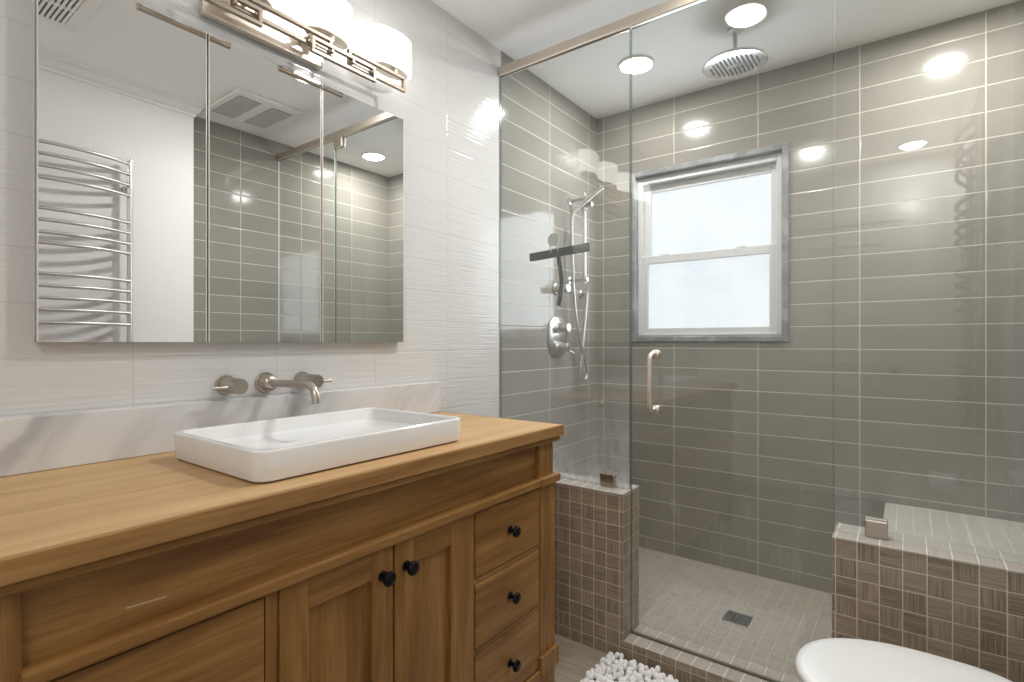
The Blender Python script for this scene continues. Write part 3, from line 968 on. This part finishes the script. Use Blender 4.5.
so = thing('hose_outlet', (0, 2.605, 1.435), 'small satin hose outlet elbow on the left tile wall', 'hose outlet')
bm = B()
lathe(bm, [(0.026, 0), (0.026, 0.006), (0.013, 0.010), (0.013, 0.036), (0.011, 0.044)], (0, 2.605, 1.435), (1, 0, 0), 24)
cyl(bm, (0.036, 2.605, 1.435), (0.036, 2.605, 1.412), 0.0095, 16)
obj('elbow', bm, M['satin'], so, 40)

# squeegee hanging from its suction hook on the inner side of the left glass panel
sq = thing('squeegee', (0.288, 1.90, 1.34), 'charcoal squeegee hanging inside the left glass panel', 'squeegee')
bm = B()
box(bm, 0.146, 0.439, 1.888, 1.900, 1.522, 1.557, 0.003)
bmesh.ops.rotate(bm, verts=bm.verts[:], cent=(0.29, 1.894, 1.540), matrix=Matrix.Rotation(math.radians(-3.2), 3, 'Y'))
obj('blade', bm, M['dark_rubber'], sq)
bm = B()
tube(bm, smooth_path([(0.285, 1.898, 1.552), (0.288, 1.906, 1.50), (0.294, 1.914, 1.43), (0.293, 1.908, 1.36), (0.288, 1.899, 1.318)], 6), [0.0095] * 25, 14)
obj('squeegee_handle', bm, M['dark_rubber'], sq, 40)
sh_ = thing('suction_hook', (0.276, YG + 0.005, 1.59), 'pale round suction hook holding the squeegee on the glass', 'hook')
bm = B()
lathe(bm, [(0.027, 0.0005), (0.027, 0.003), (0.020, 0.008), (0.014, 0.012), (0.004, 0.013)], (0.276, YG + 0.005, 1.592), (0, 1, 0), 28)
obj('suction_cup', bm, M['plastic'], sh_, 40)
for dx in (-0.018, 0.018):
    bm = B()
    tube(bm, smooth_path([(0.276 + dx, YG + 0.008, 1.585), (0.276 + dx, YG + 0.010, 1.558), (0.276 + dx, YG + 0.018, 1.545), (0.276 + dx, YG + 0.036, 1.548), (0.276 + dx, YG + 0.038, 1.562)], 5), 0.0032, 10)
    obj('hook_prong', bm, M['plastic'], sh_, 40)

# small hook in the corner of the shower
ck = thing('robe_hook', (0.043, YB, 0.80), 'tiny white hook low on the back tile in the left corner', 'hook')
bm = B()
box(bm, 0.034, 0.052, YB - 0.005, YB, 0.800, 0.834, 0.003)
obj('hook_plate', bm, M['plastic'], ck)
bm = B()
tube(bm, smooth_path([(0.043, YB - 0.004, 0.812), (0.043, YB - 0.014, 0.804), (0.043, YB - 0.022, 0.808), (0.043, YB - 0.024, 0.820)], 5), 0.003, 10)
obj('hook_prong', bm, M['plastic'], ck, 40)

# floor drain
fd = thing('floor_drain', (0.90, 2.306, 0.025), 'small square metal drain grate in the shower floor', 'drain')
bm = B(); box(bm, 0.853, 0.947, 2.262, 2.350, 0.0252, 0.0262)
obj('drain_pan', bm, M['dark_hole'], fd)
bm = B()
box(bm, 0.850, 0.858, 2.259, 2.353, 0.0252, 0.029, 0.001); box(bm, 0.942, 0.950, 2.259, 2.353, 0.0252, 0.029, 0.001)
box(bm, 0.858, 0.942, 2.259, 2.267, 0.0252, 0.029, 0.001); box(bm, 0.858, 0.942, 2.345, 2.353, 0.0252, 0.029, 0.001)
for i in range(1, 5):
    box(bm, 0.858 + i * 0.0168 - 0.002, 0.858 + i * 0.0168 + 0.002, 2.267, 2.345, 0.0262, 0.0285)
for i in range(1, 6):
    box(bm, 0.858, 0.942, 2.267 + i * 0.013 - 0.0025, 2.267 + i * 0.013 + 0.0025, 0.0262, 0.0285)
obj('grate', bm, M['drain'], fd)

# ================================================================== TOILET
ty = 1.410
tl = thing('toilet', (1.55, ty, 0), 'white ceramic toilet with closed lid in front of the half wall', 'toilet')
def egg(x0, x1, hw, z, n=44, front=2.15):
    """plan outline: round nose at x0, squarer back at x1"""
    pts = []
    xm = x0 + (x1 - x0) * 0.56
    for i in range(n):
        a = 2 * math.pi * i / n
        c, s = math.cos(a), math.sin(a)
        if c < 0:
            x = xm + (xm - x0) * -(abs(c) ** (2 / front)); y = hw * math.copysign(abs(s) ** (2 / front), s)
        else:
            x = xm + (x1 - xm) * abs(c) ** (2 / 3.6); y = hw * math.copysign(abs(s) ** (2 / 2.6), s)
        pts.append(Vector((x, ty + y, z)))
    return pts
bm = B()
rings_to_faces(bm, [egg(1.42, 1.72, 0.105, 0.0), egg(1.41, 1.73, 0.112, 0.02), egg(1.40, 1.73, 0.108, 0.10), egg(1.36, 1.73, 0.115, 0.20), egg(1.30, 1.74, 0.150, 0.30), egg(1.262, 1.74, 0.176, 0.36), egg(1.256, 1.74, 0.180, 0.385), egg(1.262, 1.735, 0.176, 0.392)])
obj('bowl', bm, M['ceramic'], tl, 50)
bm = B()
rings_to_faces(bm, [egg(1.262, 1.700, 0.179, 0.392), egg(1.255, 1.702, 0.186, 0.395), egg(1.254, 1.702, 0.187, 0.404), egg(1.258, 1.700, 0.183, 0.408)])
obj('seat', bm, M['lid'], tl, 50)
bm = B()
rings_to_faces(bm, [egg(1.258, 1.700, 0.184, 0.410), egg(1.250, 1.703, 0.190, 0.413), egg(1.249, 1.703, 0.191, 0.422), egg(1.254, 1.700, 0.187, 0.4275), egg(1.268, 1.690, 0.176, 0.4305), egg(1.34, 1.66, 0.120, 0.4325)])
obj('lid', bm, M['lid'], tl, 50)
for s in (-1, 1):
    bm = B(); cyl(bm, (1.712, ty + s * 0.075 - 0.02, 0.408), (1.712, ty + s * 0.075 + 0.02, 0.408), 0.011, 16, 0.002)
    obj('lid_hinge', bm, M['ceramic'], tl, 40)
bm = B()
rings_to_faces(bm, [rrect(1.805, ty, 0.090, 0.116, 0.03, 0.0), rrect(1.805, ty, 0.090, 0.116, 0.03, 0.36), rrect(1.810, ty, 0.085, 0.118, 0.03, 0.40), rrect(1.813, ty, 0.080, 0.119, 0.03, 0.70)])
obj('tank', bm, M['ceramic'], tl, 40)
bm = B()
rings_to_faces(bm, [rrect(1.812, ty, 0.083, 0.121, 0.03, 0.70), rrect(1.812, ty, 0.085, 0.123, 0.03, 0.705), rrect(1.812, ty, 0.085, 0.123, 0.03, 0.725), rrect(1.812, ty, 0.080, 0.118, 0.028, 0.732)])
obj('tank_lid', bm, M['ceramic'], tl, 40)
bm = B(); lathe(bm, [(0.022, 0), (0.022, 0.004), (0.018, 0.006)], (1.812, ty, 0.732), (0, 0, 1), 24)
obj('flush_button', bm, M['chrome'], tl, 40)

# ================================================================== BATH MAT
mt = thing('bath_mat', (0.85, 1.53, 0), 'fluffy white chenille bath mat on the floor before the shower curb', 'bath mat')
MX0, MX1, MY0, MY1 = 0.590, 1.12, 1.30, 1.755
bm = B()
rings_to_faces(bm, [rrect((MX0 + MX1) / 2, (MY0 + MY1) / 2, (MX1 - MX0) / 2 - 0.01, (MY1 - MY0) / 2 - 0.01, 0.03, 0.0005),
                    rrect((MX0 + MX1) / 2, (MY0 + MY1) / 2, (MX1 - MX0) / 2 - 0.01, (MY1 - MY0) / 2 - 0.01, 0.03, 0.009)])
obj('backing', bm, M['mat_base'], mt)
bm = B()
rnd = random.Random(5)
stp = 0.0160
ny = int((MY1 - MY0) / stp)
nx = int((MX1 - MX0) / stp)
for i in range(nx + 1):
    for j in range(ny + 1):
        x = MX0 + i * (MX1 - MX0) / nx + rnd.uniform(-0.005, 0.005)
        y = MY0 + j * (MY1 - MY0) / ny + rnd.uniform(-0.005, 0.005)
        h = rnd.uniform(0.010, 0.030)
        lean = Vector((rnd.uniform(-0.7, 0.7), rnd.uniform(-0.7, 0.7), 1.0)).normalized()
        r = rnd.uniform(0.0080, 0.0118)
        base = Vector((x, y, 0.008))
        mat = Matrix.Translation(base + lean * h) @ lean.to_track_quat('Z', 'Y').to_matrix().to_4x4() @ Matrix.Diagonal((r, r, r * 0.9 + h * 0.22, 1))
        bmesh.ops.create_icosphere(bm, subdivisions=2, radius=1.0, matrix=mat)
pl = obj('chenille_pile', bm, M['chenille'], mt, 180)
pl['kind'] = 'stuff'

# ================================================================== RIGHT WALL (seen in the mirror)
tw = thing('towel_warmer', (X1, 0.70, 0.80), 'satin steel ladder towel warmer on the painted right wall', 'towel warmer')
wx = X1 - 0.058
WY0, WY1 = 0.48, 0.975
for y in (WY0, WY1):
    bm = B(); cyl(bm, (wx, y, 0.80), (wx, y, 2.070), 0.0125, 18, 0.002)
    obj('post', bm, M['satin'], tw, 40)
rz = [1.165 + 1.03 * (q - 1.165) for q in (2.020, 1.970, 1.919, 1.868, 1.737, 1.688, 1.636, 1.590, 1.458, 1.407, 1.355, 1.304, 1.248, 1.118, 1.068, 1.018, 0.968, 0.918)]
for z in rz:
    bm = B()
    pts = []
    for k in range(13):
        t = k / 12
        pts.append((wx - 0.004 - 0.055 * (1 - (2 * t - 1) ** 2), WY0 + (WY1 - WY0) * t, z))
    tube(bm, pts, 0.0085, 12)
    obj('rung', bm, M['satin'], tw, 40)
for y in (WY0, WY1):
    for z in (0.92, 1.93):
        bm = B(); lathe(bm, [(0.017, 0), (0.017, 0.006), (0.009, 0.009), (0.009, 0.050)], (X1 - 0.001, y, z), (-1, 0, 0), 18)
        obj('wall_bracket', bm, M['satin'], tw, 40)

th = thing('paper_holder', (X1, 0.34, 0.47), 'nickel single-arm toilet paper holder on the painted right wall', 'paper holder')
bm = B(); lathe(bm, [(0.022, 0), (0.022, 0.006), (0.012, 0.010)], (X1, 0.34, 0.47), (-1, 0, 0), 24)
obj('wall_plate', bm, M['nickel'], th, 40)
bm = B(); cyl(bm, (X1 - 0.005, 0.34, 0.47), (X1 - 0.215, 0.34, 0.47), 0.008, 16, 0.002)
obj('arm', bm, M['nickel'], th, 40)
tp = thing('toilet_paper_roll', (1.595, 0.34, 0.458), 'white toilet paper roll on the holder by the painted wall', 'toilet paper')
bm = B()
n = 36
def ringx(x, r): return [Vector((x + 0.035, 0.34 + r * math.cos(2 * math.pi * i / n), 0.458 + r * math.sin(2 * math.pi * i / n))) for i in range(n)]
vr = rings_to_faces(bm, [ringx(1.51, 0.0205), ringx(1.51, 0.056), ringx(1.512, 0.058), ringx(1.608, 0.058), ringx(1.61, 0.056), ringx(1.61, 0.0205)], True, (False, False))
obj('paper', bm, M['paper'], tp, 40)
bm = B()
rings_to_faces(bm, [ringx(1.5105, 0.0200), ringx(1.6095, 0.0200), ringx(1.6095, 0.0203), ringx(1.5105, 0.0203)], True, (False, False))
obj('cardboard_core', bm, M['card'], tp, 40)

# ceiling fan grille and air vent (seen in the mirror)
ef = thing('exhaust_fan', (1.565, 1.50, CEIL - 0.02), 'white ceiling exhaust fan with two grilles near the toilet', 'exhaust fan')
bm = B()
box(bm, 1.345, 1.775, 1.342, 1.695, CEIL - 0.018, CEIL, 0.006)
obj('fan_cover', bm, M['trim'], ef)
for (y0, y1) in ((1.370, 1.490), (1.550, 1.670)):
    bm = B()
    box(bm, 1.40, 1.715, y0, y1, CEIL - 0.0195, CEIL - 0.0175)
    g_ = obj('fan_grille', bm, M['grille_dark'], ef)
    bm = B()
    k = 0
    x = 1.404
    while x < 1.713:
        box(bm, x, x + 0.0024, y0, y1, CEIL - 0.0215, CEIL - 0.0190)
        x += 0.0105
    y = y0
    while y < y1:
        box(bm, 1.40, 1.715, y, y + 0.0020, CEIL - 0.0215, CEIL - 0.0190)
        y += 0.0125
    obj('grille_bars', bm, M['trim'], g_)
av = thing('air_vent', (1.225, 0.50, CEIL - 0.02), 'white louvred air vent in the ceiling over the sink side', 'air vent')
bm = B()
frame4_pts = (1.040, 1.410, 0.300, 0.690)
x0, x1, y0, y1 = frame4_pts
box(bm, x0, x0 + 0.045, y0, y1, CEIL - 0.008, CEIL, 0.003); box(bm, x1 - 0.045, x1, y0, y1, CEIL - 0.008, CEIL, 0.003)
box(bm, x0 + 0.045, x1 - 0.045, y0, y0 + 0.045, CEIL - 0.008, CEIL, 0.003); box(bm, x0 + 0.045, x1 - 0.045, y1 - 0.045, y1, CEIL - 0.008, CEIL, 0.003)
box(bm, 1.216, 1.234, y0 + 0.04, y1 - 0.04, CEIL - 0.010, CEIL, 0.002)
obj('vent_frame', bm, M['trim'], av)
bm = B(); box(bm, x0 + 0.04, x1 - 0.04, y0 + 0.04, y1 - 0.04, CEIL - 0.002, CEIL - 0.001)
obj('vent_backing', bm, M['grille_dark'], av)
bm = B()
for (a, b) in ((x0 + 0.046, 1.216), (1.234, x1 - 0.046)):
    y = y0 + 0.052
    while y < y1 - 0.05:
        box(bm, a, b, y, y + 0.0092, CEIL - 0.010, CEIL - 0.002)
        y += 0.0165
obj('louvres', bm, M['trim'], av)
